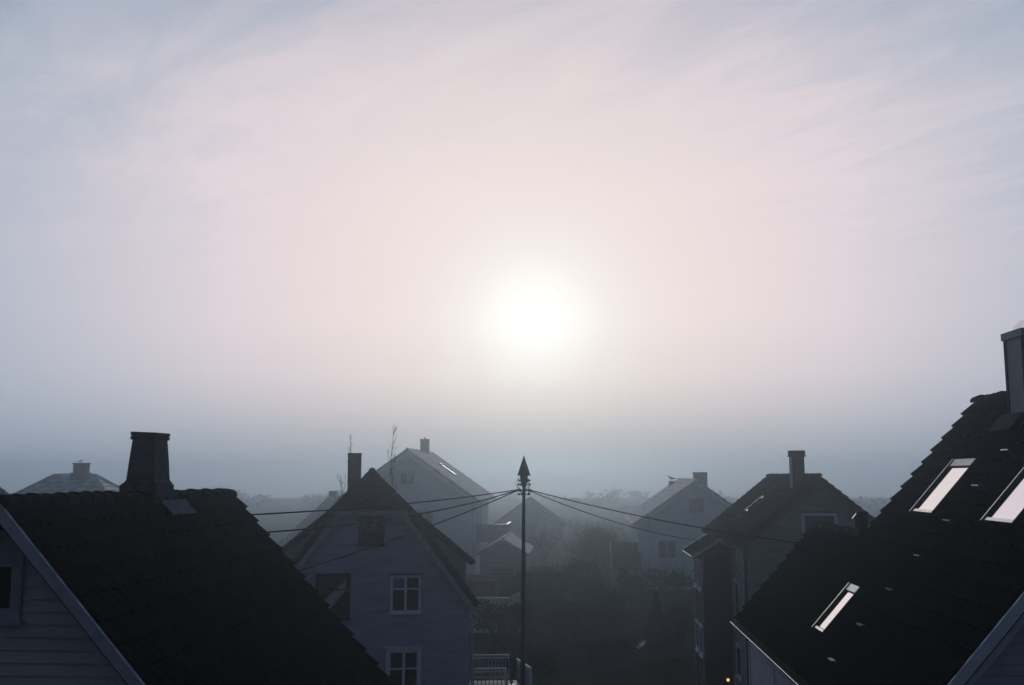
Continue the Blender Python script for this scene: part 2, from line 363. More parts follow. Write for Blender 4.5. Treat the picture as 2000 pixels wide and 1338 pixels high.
def roof_steps(root, uc, zr, tan, side, us, v, w, name='roof_step'):
    d, n = slope_axes(side, tan); s = math.hypot(1, tan)
    for u in us:
        p = Vector((uc, v, zr)) + d * (abs(u - uc) * s); m = MB()
        m.beam(p + Vector((0, -w / 2, 0)) + n * .31, p + Vector((0, w / 2, 0)) + n * .31, .08, .02, (0, 0, 1))
        for k in (-.4, .4): m.beam(p + Vector((0, w * k, 0)) + n * .0, p + Vector((0, w * k, 0)) + n * .30, .02, .02, (0, 1, 0))
        m.build(name, M['bright_metal'], root)

# ------------------------------------------------------------------ near house on the left
def house_near_left():
    uc, zr, tn = -6.65, 9.63, 1.105; vn, vf = 11.32, 19.2; hf = 4.55
    h = thing('tiled_house', uc, 15.3, 0, 'near house with brown ribbed tile roof and tapered grey chimney, at left', 'house', 'houses of the street')
    m = MB(); gable_roof(m, uc, zr, tn, ((1, hf), (-1, hf)), vn, vf, dz=-.004, w=.235, r=.36, amp=.038, lip=.062, nx=6, ragged=.035)
    m.ridge((uc, vn - .02, zr + .02), (uc, vf + .02, zr - .01), .135, .34, seg=9)
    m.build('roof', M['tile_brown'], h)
    walls(h, uc, 4.1, zr - tn * 4.1 - .12, zr - .2, vn + .34, vf - .22, M['wall_grey'], pitch=.145)
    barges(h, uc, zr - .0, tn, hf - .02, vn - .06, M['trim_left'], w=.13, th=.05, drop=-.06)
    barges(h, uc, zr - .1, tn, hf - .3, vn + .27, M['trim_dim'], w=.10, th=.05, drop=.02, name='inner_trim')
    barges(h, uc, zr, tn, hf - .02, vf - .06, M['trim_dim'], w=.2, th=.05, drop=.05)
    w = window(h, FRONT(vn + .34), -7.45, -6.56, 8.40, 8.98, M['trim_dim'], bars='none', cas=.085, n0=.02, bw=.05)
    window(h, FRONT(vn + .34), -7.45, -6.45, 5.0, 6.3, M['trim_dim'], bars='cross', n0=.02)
    # chimney: base block, tapered rendered shaft, two slate slabs
    m = MB(); m.box(-7.10, -6.51, 15.35, 16.05, 9.0, 9.85); m.box(-7.08, -6.53, 15.37, 16.03, 9.85, 9.875)
    c = m.build('chimney', M['render'], h)
    m = MB(); q = [(15.40, 15.96)]
    prof = [(9.875, -7.035, -6.525, 15.34, 16.00), (9.93, -7.012, -6.552, 15.385, 15.965), (10.2, -6.992, -6.568, 15.40, 15.95), (10.56, -6.962, -6.598, 15.43, 15.92)]
    vs = []
    for z, a, b, c0, c1 in prof: vs += [(a, c0, z), (b, c0, z), (b, c1, z), (a, c1, z)]
    fs = [(i * 4 + k, i * 4 + (k + 1) % 4, i * 4 + 4 + (k + 1) % 4, i * 4 + 4 + k) for i in range(3) for k in range(4)] + [(12, 13, 14, 15)]
    m.add(vs, fs); m.build('shaft', M['render'], c)
    m = MB(); m.box(-6.985, -6.575, 15.40, 15.95, 10.56, 10.615); m.box(-6.970, -6.590, 15.42, 15.93, 10.615, 10.627)
    m.hexa([(-6.985, 15.40, 10.627), (-6.572, 15.40, 10.622), (-6.572, 15.955, 10.622), (-6.985, 15.95, 10.627), (-6.985, 15.40, 10.685), (-6.572, 15.40, 10.668), (-6.572, 15.955, 10.672), (-6.985, 15.95, 10.692)])
    m.build('chimney_cap', M['slate'], c)
    d, n = slope_axes(1, tn); m = MB(); base = Vector((uc, 0, zr)); st = []
    cols = 16
    for j, L in enumerate((.16, .30, .46)):
        for i in range(cols + 1):
            v = 15.44 + i * .95 / cols
            hgt = .135 + (.018 if i % 2 else -.006) + (.012 if j == 2 else 0)
            st.append(base + Vector((0, v, 0)) + d * L + n * hgt)
    m.add(st, [(j * (cols + 1) + i, j * (cols + 1) + i + 1, (j + 1) * (cols + 1) + i + 1, (j + 1) * (cols + 1) + i) for j in range(2) for i in range(cols)])
    k = len(st); m.add([p - n * .012 for p in st], [(j * (cols + 1) + i, j * (cols + 1) + i + 1, (j + 1) * (cols + 1) + i + 1, (j + 1) * (cols + 1) + i) for j in range(2) for i in range(cols)])
    m.build('lead_flashing', M['lead'], c)
    return h
house_near_left()

# ------------------------------------------------------------------ near house on the right
def house_near_right():
    uc, zr, tn = 9.13, 11.59, 1.14; vn, vf = 14.6, 23.2; ue = 4.36; hf = uc - ue
    h = thing('tiled_house', uc, 18.4, 0, 'near house at right with steep black roof, three bright skylights and a row of steps', 'house', 'houses of the street')
    m = MB(); kw = dict(w=.24, r=.37, amp=.034, lip=.07, nx=5, ragged=.03)
    gable_roof(m, uc, zr, tn, ((-1, hf), (1, hf)), vn, vf, **kw)
    m.ridge((uc, vn, zr + .06), (uc, vf, zr + .06), .13, .36)
    wu = 6.50; wz = zr - tn * (uc - wu)
    gable_roof(m, wu, wz, tn, ((-1, wu - ue), (1, 2.1)), vf + .004, 27.8, **kw)
    m.ridge((wu, vf, wz + .06), (wu, 27.8, wz + .06), .13, .36)
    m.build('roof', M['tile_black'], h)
    walls(h, uc, hf - .27, zr - tn * (hf - .27) - .14, zr - .14, vn + .4, vf - .2, M['wall_white'], pitch=.15, depth=.03)
    m = MB(); hw = wu - ue - .27
    poly = [(wu - hw, 0), (wu + hw - .2, 0), (wu + hw - .2, wz - tn * (hf - .27 - (uc - wu)) - .14), (wu, wz - .14), (wu - hw, wz - tn * hw - .14)]
    m.prism(poly, vf - .2, 27.5); m.clad(BACK(27.5), poly, .15, .03); m.clad(LEFT(wu - hw), [(vf - .2, 0), (27.5, 0), (27.5, wz - tn * hw - .16), (vf - .2, wz - tn * hw - .16)], .15, .03)
    m.build('wing_wall', M['wall_white'], h)
    m = MB(); m.box(ue + .27 - .045, ue + .27 + .10, 27.4, 27.54, 0, 5.95); m.build('corner_board', M['trim'], h); m = MB(); m.box(ue + .27 - .045, ue + .27 - .005, 24.2, 24.32, 0, 5.95); m.build('corner_board', M['trim'], h)
    barges(h, uc, zr, tn, hf, vn - .05, M['trim'], w=.15, th=.05, drop=-.075)
    barges(h, uc, zr - .2, tn, hf - .2, vn + .16, M['trim'], w=.15, th=.06, drop=-.02, name='inner_trim')
    # fascia, half-round gutter with a bright lip
    ze = zr - tn * hf
    m = MB(); m.box(ue - .02, ue + .02, vn + .1, 27.75, ze - .24, ze - .03); m.build('fascia', M['trim_dark'], h)
    m = MB(); seg = 8; vs = []; L0, L1 = vn + .02, 27.9
    for k, v in enumerate((L0, L1)):
        for t in range(seg + 1):
            a = math.pi * (1 + t / seg); vs.append((ue - .10 + .075 * math.cos(a), v, ze - .07 + .075 * math.sin(a)))
        for t in range(seg, -1, -1):
            a = math.pi * (1 + t / seg); vs.append((ue - .10 + .066 * math.cos(a), v, ze - .07 + .066 * math.sin(a)))
    mm = 2 * (seg + 1); m.add(vs, [(i, (i + 1) % mm, mm + (i + 1) % mm, mm + i) for i in range(mm)] + [tuple(range(mm))])
    g = m.build('gutter', M['black_metal'], h)
    m = MB(); m.tube([(ue - .175, L0, ze - .068), (ue - .175, L1, ze - .068)], .011, 6); m.build('gutter_lip', M['zinc'], g)
    for u0, u1, v0, v1 in ((4.96, 5.71, 20.15, 20.87), (6.98, 7.88, 19.68, 20.82), (6.96, 7.86, 16.1, 17.23)):
        skylight(h, uc, zr, tn, -1, u0, u1, v0, v1)
    roof_steps(h, uc, zr, tn, -1, [7.96, 7.41, 6.87, 6.33, 5.81, 5.27, 4.74], 18.4, .30)
    # sheet-clad chimney with a barrel cowl
    m = MB(); m.box(8.435, 9.435, 19.050, 19.850, 10.4, 12.60); c = m.build('chimney', M['chimney_panel'], h)
    m = MB()
    for u in (8.417, 9.335):
        for v in (19.030, 19.790): m.box(u, u + .118, v, v + .08, 10.45, 12.60)
    m.box(8.535, 9.335, 19.040, 19.049, 10.45, 12.60)  # black sheet puts the shade of the front face into its colour
    m.build('trim_and_front_shade', M['black_metal'], c)
    m = MB(); m.box(8.390, 9.480, 19.000, 19.900, 12.60, 12.74); m.build('chimney_cap', M['chimney_panel'], c)
    m = MB(); seg = 10; vs = []
    for v in (19.100, 19.800):
        for t in range(seg + 1):
            a = math.pi * t / seg; vs.append((8.935 - .36 * math.cos(a), v, 12.74 + .30 * math.sin(a)))
        for t in range(seg, -1, -1):
            a = math.pi * t / seg; vs.append((8.935 - .35 * math.cos(a), v, 12.74 + .285 * math.sin(a)))
    mm = 2 * (seg + 1); m.add(vs, [(i, (i + 1) % mm, mm + (i + 1) % mm, mm + i) for i in range(mm)] + [tuple(range(mm)), tuple(range(mm, 2 * mm))], False)
    m.build('cowl', M['zinc'], c)
    m = MB(); d, n = slope_axes(-1, tn); p = Vector((8.350, 19.000, 11.02)); m.slab(p - n * .0 + d * -.1, (0, 1, 0), d, n, .95, .42, .1)
    for q in (0,): pass
    m.v = [tuple(Vector(x) + n * .11) for x in m.v]; m.build('chimney_flashing', M['black_metal'], c)
    m = MB(); m.box(6.46, 6.68, 23.45, 23.7, 8.2, 9.18); v_ = m.build('roof_vent', M['black_metal'], h)
    m = MB(); m.beam((6.36, 23.55, 9.02), (6.45, 23.55, 9.13), .06, .012); m.build('vent_flap', M['zinc'], v_)
    # gable window facing the camera side, cut by the picture edge
    window(h, FRONT(vn + .4), 6.6, 7.7, 5.3, 6.6, M['trim'], n0=.03)
    return h
house_near_right()

# ------------------------------------------------------------------ violet house in the middle
def house_violet():
    uc, zr = -7.28, 10.03; v0, v1 = 36.0, 44.5
    h = thing('wooden_house', uc, 36, 0, 'dark violet weatherboard house with half-hipped dark tile roof behind the wires', 'house', 'houses of the street')
    h.rotation_euler = (0, 0, -ALPHA + R(11.4))     # this gable is turned to face the attic window
    prof_f = [(0, zr), (1.3, 8.76), (3.86, 5.36)]; prof_r = [(0, zr), (1.3, 8.80), (3.76, 6.78)]
    m = MB(); kw = dict(w=.24, r=.33, amp=.03, lip=.05, nx=4, ragged=.02)
    def sl(p, q, va, vb, side):
        a = Vector((uc + side * p[0], va, p[1])); b = Vector((uc + side * q[0], va, q[1])); d = (b - a); L = d.length; d.normalize()
        n = Vector((side * -d.z * side, 0, 0)); n = Vector((-d.z * side, 0, abs(d.x))) if side > 0 else Vector((d.z, 0, abs(d.x)))
        m.slab(a, (0, 1, 0), d, n, vb - va, L, .12); m.tiles(a, (0, 1, 0), d, n, vb - va, L, **kw)
    for s in (1, -1):
        sl(prof_f[1], prof_f[2], 35.66, 36.95, s)
        sl(prof_r[1], prof_r[2], 36.72, v1 + .3, s)
        sl(prof_r[0], prof_r[1], 36.95, v1 + .3, s)
    # half hip: three planes rising to the ridge end
    A = Vector((uc, 36.95, zr + .06))
    e = 35.56
    pl, pr = Vector((uc - 1.36, e, 8.74)), Vector((uc + 1.36, e, 8.74)); bl, br = Vector((uc - 1.34, 36.98, 8.80)), Vector((uc + 1.34, 36.98, 8.80))
    rows = 7
    def strip(a, b, top):
        for j in range(rows):
            t0, t1 = j / rows, (j + 1) / rows; nn = (b - a).cross(top - a).normalized()
            if nn.z < 0: nn = -nn
            k = max(2, int((b - a).length * (1 - t0) / .24)); P0 = []; P1 = []
            for i in range(k * 2 + 1):
                x = i / (k * 2); up = .035 if i % 2 else .0
                P0.append(a.lerp(b, x).lerp(top, t0) + nn * (.05 + .05 + up)); P1.append(a.lerp(b, x).lerp(top, t1) + nn * (.05 + up))
            m.add(P0 + P1 + [p - nn * .1 for p in P0], [(i, i + 1, k * 2 + 2 + i, k * 2 + 1 + i) for i in range(k * 2)] + [(i, i + 1, 4 * k + 3 + i, 4 * k + 2 + i) for i in range(k * 2)])
    strip(pl, pr, A); strip(pr, br, A); strip(bl, pl, A)
    m.add([pl, pr, A, bl, br], [(0, 1, 2), (1, 4, 2), (3, 0, 2), (0, 3, 4, 1)])
    m.ridge(A + Vector((0, -.12, .06)), (uc, v1 + .3, zr + .09), .12, .36)
    m.ridge(pl + Vector((0, 0, .08)), A + Vector((0, -.06, .06)), .10, .34); m.ridge(pr + Vector((0, 0, .08)), A + Vector((0, -.06, .06)), .10, .34)
    m.build('roof', M['tile_dark'], h)
    poly = [(uc - 3.58, 0), (uc + 3.58, 0), (uc + 3.58, 5.58), (uc + 1.22, 8.72), (uc - 1.22, 8.72), (uc - 3.58, 5.58)]
    pr2 = [(uc - 3.5, 0), (uc + 3.5, 0), (uc + 3.5, 6.85), (uc + 1.3, 8.66), (uc, 9.85), (uc - 1.3, 8.66), (uc - 3.5, 6.85)]
    m = MB(); m.prism(poly, v0, 36.9); m.prism(pr2, 36.86, v1); m.clad(FRONT(v0), poly, .15, .04); m.clad(FRONT(36.86), pr2, .15, .04)
    m.clad(RIGHT(uc + 3.58), [(v0, 0), (36.86, 0), (36.86, 5.5), (v0, 5.5)], .125); m.clad(RIGHT(uc + 3.5), [(36.9, 0), (v1, 0), (v1, 6.8), (36.9, 6.8)], .125)
    m.clad(LEFT(uc - 3.58), [(v0, 0), (36.86, 0), (36.86, 5.5), (v0, 5.5)], .125)
    m.build('wall', M['wall_violet'], h)
    m = MB()
    for s in (1, -1):
        a = Vector((uc + s * 1.28, 35.72, 8.70)); b = Vector((uc + s * 3.84, 35.72, 5.30)); d = (b - a).normalized()
        n = Vector((-d.z * s, 0, abs(d.x))) if s > 0 else Vector((d.z, 0, abs(d.x)))
        m.beam(a - n * .09, b - n * .09, .05, .17, n)
    m.beam((uc - 1.30, 35.62, 8.72), (uc + 1.30, 35.62, 8.72), .05, .13)
    m.box(uc - 1.3, uc + 1.3, 35.64, 35.98, 8.69, 8.72)
    m.build('barge_board', M['trim_dim'], h)
    for s in (1, -1):
        m = MB(); m.box(uc + s * 3.84 - (.30 if s > 0 else 0), uc + s * 3.84 + (0 if s > 0 else .30), 35.75, 36.9, 5.27, 5.31); m.build('eave_return', M['trim_dim'], h)
    m = MB(); ue = uc + 3.90; m.tube([(ue, 35.6, 5.36), (ue, 36.95, 5.36)], .055, 8); m.build('gutter', M['dull_zinc'], h); m = MB(); m.tube([(uc + 3.82, 36.75, 6.76), (uc + 3.82, v1 + .3, 6.76)], .055, 8); m.build('gutter', M['dull_zinc'], h)
    m = MB(); m.tube([(uc + 3.66, 35.93, 5.3), (uc + 3.66, 35.93, .1)], .04, 8); m.build('downpipe', M['trim_dim'], h)
    P = FRONT(v0)
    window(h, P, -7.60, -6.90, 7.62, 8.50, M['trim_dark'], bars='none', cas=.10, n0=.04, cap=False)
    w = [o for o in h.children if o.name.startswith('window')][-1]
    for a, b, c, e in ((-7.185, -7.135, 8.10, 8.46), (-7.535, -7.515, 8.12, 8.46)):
        m = MB(); m.pbox(P, a, b, c, e, .071, .076); m.build('pane_glint', M['trim'], w)  # glints along the attic sash, drawn as pale slivers on the pane
    m = MB(); m.pbox(P, -7.55, -6.95, 7.97, 7.99, .071, .078); m.build('sash_bar', M['trim_dim'], w)
    window(h, P, -6.53, -5.50, 5.16, 6.42, M['trim'], bars='cross', cas=.04, n0=.04, trans=.64, casm=M['wall_brown'], bw=.06)
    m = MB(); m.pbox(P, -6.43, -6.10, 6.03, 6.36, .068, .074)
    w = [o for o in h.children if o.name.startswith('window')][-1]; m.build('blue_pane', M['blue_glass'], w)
    window(h, P, -6.58, -5.52, 2.2, 3.82, M['trim'], bars='cross', cas=.10, n0=.04, trans=.62, bw=.06)
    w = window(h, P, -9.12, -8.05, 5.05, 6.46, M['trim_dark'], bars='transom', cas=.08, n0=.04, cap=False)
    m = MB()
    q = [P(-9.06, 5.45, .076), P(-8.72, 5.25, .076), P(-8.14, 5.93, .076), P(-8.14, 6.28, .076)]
    m.add(q + [tuple(Vector(x) + Vector((0, .004, 0))) for x in q], [(0, 1, 2, 3), (4, 5, 6, 7)]); m.build('pane_glint', M['pane_glint'], w)  # slanting reflection in the glass, drawn as a pale strip on it
    c = chimney(h, -8.25, -7.72, 39.9, 40.5, 8.2, 10.83, M['brick'], M['slate'], cap=.015, caph=.05)
    return h
house_violet()

# ------------------------------------------------------------------ dark house on the right with a stair bay
def house_dark():
    uc, zr, tn = 10.09, 9.90, .81; vn, vf = 42.0, 53.0
    h = thing('wooden_house', uc, 47, 0, 'slate grey house with square chimney, gabled stair bay and wet glints on its roof', 'house', 'houses of the street')
    m = MB(); kw = dict(w=.25, r=.34, amp=.03, lip=.045, nx=4)
    gable_roof(m, uc, zr, tn, ((-1, 3.45), (1, 3.45)), vn, vf, **kw); m.ridge((uc, vn, zr + .07), (uc, vf, zr + .07), .11)
    bu, bz = 6.50, 7.12; gable_roof(m, bu, bz, .62, ((-1, 1.2), (1, .80)), 45.7, 49.4, **kw)
    m.build('roof', M['tile_dark'], h)
    walls(h, uc, 3.05, zr - tn * 3.05 - .12, zr - .12, vn + .4, vf - .3, M['wall_dusk'], pitch=.16, depth=.04)
    m = MB(); poly = [(5.80, 0), (7.2, 0), (7.2, 6.66), (6.5, 6.98), (5.80, 6.58)]
    m.prism(poly, 46.15, 49.2); m.clad(FRONT(46.15), poly, .14); m.clad(LEFT(5.80), [(46.15, 0), (49.2, 0), (49.2, 6.5), (46.15, 6.5)], .14)
    m.build('bay_wall', M['wall_brown'], h)
    barges(h, uc, zr, tn, 3.45, vn + .04, M['wall_brown'], w=.22, th=.05, drop=.06)
    m = MB()
    for s, L in ((-1, 1.2), (1, .80)):
        d, n = slope_axes(s, .62); a = Vector((bu, 45.68, bz)); m.beam(a, a + d * L * 1.17, .06, .12, n, off=.07)
    m.build('barge_board', M['dull_zinc'], h, 'pale edge of the bay roof'); m = MB(); d, n = slope_axes(-1, .62); m.beam(Vector((bu, 49.44, bz)) + n * .02, Vector((bu, 49.44, bz)) + d * 1.4 + n * .02, .05, .05, n, off=.09)
    m.build('barge_board', M['dull_zinc'], h)
    m = MB(); e = Vector((bu, 0, bz)) + d * 1.42; m.tube([(e.x - .03, 45.7, e.z), (e.x - .03, 49.4, e.z)], .055, 8); m.build('gutter', M['dull_zinc'], h)
    m = MB(); m.tube([(5.74, 46.1, 6.4), (5.74, 46.1, 0)], .045, 8); m.build('downpipe', M['dull_zinc'], h); m = MB(); m.tube([(5.74, 49.1, 6.4), (5.74, 49.1, 0)], .045, 8); m.build('downpipe', M['dull_zinc'], h)
    m = MB(); m.box(6.98, 7.10, vn + .34, vn + .42, 0, 7.2); m.build('corner_board', M['wall_brown'], h)
    window(h, FRONT(vn + .4), 9.46, 10.74, 7.1, 8.38, M['trim'], bars='none', cas=.09, n0=.04, casm=M['wall_brown'])
    for z0, z1 in ((3.9, 5.45), (1.55, 2.75)): window(h, LEFT(7.04), 43.7, 44.8, z0, z1, M['trim'], bars='none', cas=.07, n0=.04)
    for v in (46.5, 48.0):
        for z0 in (4.9, 2.0): window(h, LEFT(5.80), v, v + .8, z0, z0 + 1.15, M['trim'], bars='none', cas=.08, n0=.04)
    m = MB(); m.box(9.45, 9.96, 44.0, 44.62, 9.0, 10.83); c = m.build('chimney', M['brick'], h)
    m = MB(); m.box(9.41, 10.00, 43.96, 44.66, 10.83, 11.06); m.box(9.38, 10.03, 43.93, 44.69, 10.80, 10.84); m.build('chimney_cap', M['brick'], c)
    m = MB(); m.box(9.435, 9.448, 44.03, 44.59, 9.40, 10.79); m.build('side_sheet', M['lead'], c)
    roof_steps(h, uc, zr, tn, -1, [9.32, 9.05, 8.78, 8.5, 8.24, 7.98, 7.71, 7.45], 46.35, .16)
    skylight(h, uc, zr, tn, -1, 8.05, 8.85, 46.75, 47.3, th=.14)
    return h
house_dark()

# ------------------------------------------------------------------ pale house in the mist
def house_pale():
    uc, zr, tn = -16.04, 12.46, .70; vn, vf = 96.0, 114.7
    h = thing('wooden_house', uc, 105, 0, 'big pale house in the mist behind the violet one, with glinting right roof and balcony', 'house', 'houses of the street')
    m = MB(); kw = dict(w=.5, r=.45, amp=.03, lip=.07, nx=4)
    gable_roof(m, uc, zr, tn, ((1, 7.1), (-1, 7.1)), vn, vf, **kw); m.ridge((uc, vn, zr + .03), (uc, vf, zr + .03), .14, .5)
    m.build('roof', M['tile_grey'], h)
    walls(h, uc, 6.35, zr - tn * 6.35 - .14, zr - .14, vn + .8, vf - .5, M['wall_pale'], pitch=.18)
    barges(h, uc, zr, tn, 7.1, vn + .06, M['wall_pale'], w=.45, th=.08, drop=.02)
    P = FRONT(vn + .8)
    window(h, P, -16.86, -15.3, 9.04, 10.3, M['trim'], bars='mullion', cas=.14, n0=.04, bw=.10)
    window(h, P, -15.35, -13.5, 4.9, 6.5, M['trim'], bars='mullion', cas=.14, n0=.04, bw=.10)
    window(h, P, -19.5, -17.6, 4.9, 6.5, M['trim'], bars='mullion', cas=.14, n0=.04, bw=.10)
    for v in (100.0, 104.0): window(h, RIGHT(uc + 6.35), v, v + 1.4, 4.7, 6.6, M['trim'], bars='mullion', cas=.14, n0=.04, bw=.09)
    m = MB(); m.box(uc + 6.25, uc + 6.48, vn + .7, vn + .83, 0, 7.8); m.build('corner_board', M['trim'], h)
    m = MB(); m.tube([(uc + 6.58, vn + .8, 7.6), (uc + 6.58, vn + .8, 0)], .06, 6); m.build('downpipe', M['trim'], h)
    m = MB(); m.tube([(uc + 7.15, vn, zr - tn * 7.1 - .05), (uc + 7.15, vf, zr - tn * 7.1 - .05)], .08, 6); m.build('gutter', M['trim_dim'], h)
    chimney(h, -16.45, -15.6, 107.0, 108.0, 11.3, 13.72, M['render'], M['render'], cap=.03, caph=.14, pots=1)
    skylight(h, uc, zr, tn, 1, -14.1, -12.4, 103.7, 105.3)
    m = MB(); m.box(-9.69, -6.55, 99.6, 105.0, 3.46, 3.66)
    b = m.build('balcony', M['wall_dusk'], h)
    m = MB(); m.box(-9.69, -6.55, 99.6, 99.7, 3.66, 5.15); m.box(-6.65, -6.55, 99.7, 105.0, 3.66, 5.15); m.clad(FRONT(99.6), [(-9.69, 3.66), (-6.55, 3.66), (-6.55, 5.15), (-9.69, 5.15)], .18); m.build('parapet', M['wall_dusk'], b)
    m = MB(); m.box(-9.69, -6.48, 99.54, 99.72, 5.15, 5.21); m.box(-6.68, -6.48, 99.72, 105.0, 5.15, 5.21); m.build('handrail', M['zinc'], b)
    for v in (99.7, 104.8):
        m = MB(); m.box(-6.75, -6.6, v, v + .15, 0, 3.46); m.build('balcony_post', M['trim_dim'], b)
    return h
house_pale()

def simple_house(name, label, uc, zr, tn, hf, vn, vf, wm, rm, overh=.4, w=.5, r=.4, grp='houses of the street', bm=None, cat='house', ze=None):
    h = thing(name, uc, (vn + vf) / 2, 0, label, cat, grp)
    m = MB(); gable_roof(m, uc, zr, tn, ((1, hf), (-1, hf)), vn, vf, w=w, r=r, amp=.03, lip=.06, nx=4); m.ridge((uc, vn, zr + .06), (uc, vf, zr + .06), .12, .5)
    m.build('roof', rm, h)
    hw = hf - overh; walls(h, uc, hw, zr - tn * hw - .14, zr - .14, vn + overh, vf - overh, wm, pitch=.16)
    if bm: barges(h, uc, zr, tn, hf, vn + .05, bm, w=.3, th=.07)
    return h
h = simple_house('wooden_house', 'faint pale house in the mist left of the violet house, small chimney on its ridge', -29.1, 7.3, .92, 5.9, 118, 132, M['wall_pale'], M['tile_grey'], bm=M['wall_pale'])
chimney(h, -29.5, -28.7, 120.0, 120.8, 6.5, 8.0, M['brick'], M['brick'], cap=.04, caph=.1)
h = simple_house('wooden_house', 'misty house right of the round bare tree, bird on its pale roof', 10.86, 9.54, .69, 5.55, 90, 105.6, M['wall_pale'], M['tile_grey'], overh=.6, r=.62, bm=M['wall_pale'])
chimney(h, 11.0, 12.2, 92.6, 93.6, 8.2, 10.15, M['brick'], M['brick'], cap=.02, caph=.12)
chimney(h, 9.75, 10.3, 103.4, 104.0, 8.6, 9.40, M['brick'])
window(h, FRONT(90.6), 10.35, 11.45, 6.85, 7.8, M['wall_dusk'], bars='mullion', cas=.1, n0=.04)
window(h, FRONT(90.6), 7.5, 9.0, 2.7, 4.2, M['wall_pale'], bars='mullion', cas=.12, n0=.04)
for u, z in ((5.75, 5.9), (6.7, 6.5)):
    m = MB(); m.tube([(u, 90.45, z), (u, 90.45, 0)], .06, 6); m.build('downpipe', M['trim'], h)
m = MB(); m.tube([(5.28, 90, 5.70), (5.28, 105.6, 5.70)], .08, 6); m.build('gutter', M['dull_zinc'], h)
h = simple_house('wooden_house', 'faintest house in the mist, bare gable directly behind the utility pole', -6.9, 6.4, .72, 5.6, 150, 164, M['wall_dusk'], M['tile_dark'])
h = simple_house('garage', 'low misty outbuilding with pale lit roof below the balcony of the pale house', -6.05, 4.57, .58, 2.2, 86, 95.5, M['wall_dusk'], M['tile_grey'], overh=.25, cat='garage', grp='outbuildings in the gardens')
m = MB(); m.clad(FRONT(86.25), [(-7.2, .1), (-5.2, .1), (-5.2, 2.3), (-7.2, 2.3)], .3, .03); m.build('garage_door', M['wall_brown'], h)
h = simple_house('wooden_house', 'dark roof slope just showing at the left edge behind the near ridge', -37.1, 11.3, .70, 5.2, 50, 58, M['wall_dusk'], M['tile_dark'])

def hip_house():
    h = thing('hip_roofed_house', -43.3, 85, 0, 'distant hip-roofed house behind the near left ridge, gull on its chimney', 'house', 'houses of the street')
    zr, ze = 9.98, 6.2; ru0, ru1 = -45.2, -41.5; u0, u1, v0, v1 = -50.3, -36.4, 79.8, 90.2
    A, B = Vector((ru0, 85, zr)), Vector((ru1, 85, zr)); c = [Vector((u0, v0, ze)), Vector((u1, v0, ze)), Vector((u1, v1, ze)), Vector((u0, v1, ze))]
    m = MB(); rows = 12
    def quad(a, b, ta, tb):
        for j in range(rows):
            t0, t1 = j / rows, (j + 1) / rows; nn = (b - a).cross((ta + tb) / 2 - a).normalized()
            if nn.z < 0: nn = -nn
            m.add([a.lerp(ta, t0) + nn * .06, b.lerp(tb, t0) + nn * .06, b.lerp(tb, t1), a.lerp(ta, t1), a.lerp(ta, t0) - nn * .02, b.lerp(tb, t0) - nn * .02], [(0, 1, 2, 3), (4, 5, 1, 0)])
    quad(c[0], c[1], A, B); quad(c[1], c[2], B, B); quad(c[2], c[3], B, A); quad(c[3], c[0], A, A); m.add(c, [(0, 1, 2, 3)])
    for a, b in ((A, B), (c[0], A), (c[1], B), (c[2], B), (c[3], A)): m.ridge(a + Vector((0, 0, .05)), b + Vector((0, 0, .05)), .12, .5)
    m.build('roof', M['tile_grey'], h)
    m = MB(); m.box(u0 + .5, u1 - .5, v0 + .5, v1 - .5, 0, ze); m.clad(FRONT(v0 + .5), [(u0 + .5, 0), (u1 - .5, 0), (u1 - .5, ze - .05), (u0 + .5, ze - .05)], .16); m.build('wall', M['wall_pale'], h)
    m = MB(); m.box(-43.3, -42.3, 84.5, 85.5, 9.6, 10.95); m.box(-43.45, -42.15, 84.35, 85.65, 9.6, 10.20); cc = m.build('chimney', M['brick'], h)
    m = MB(); m.box(-43.36, -42.24, 84.44, 85.56, 10.95, 11.06); m.build('chimney_cap', M['brick'], cc)
hip_house()

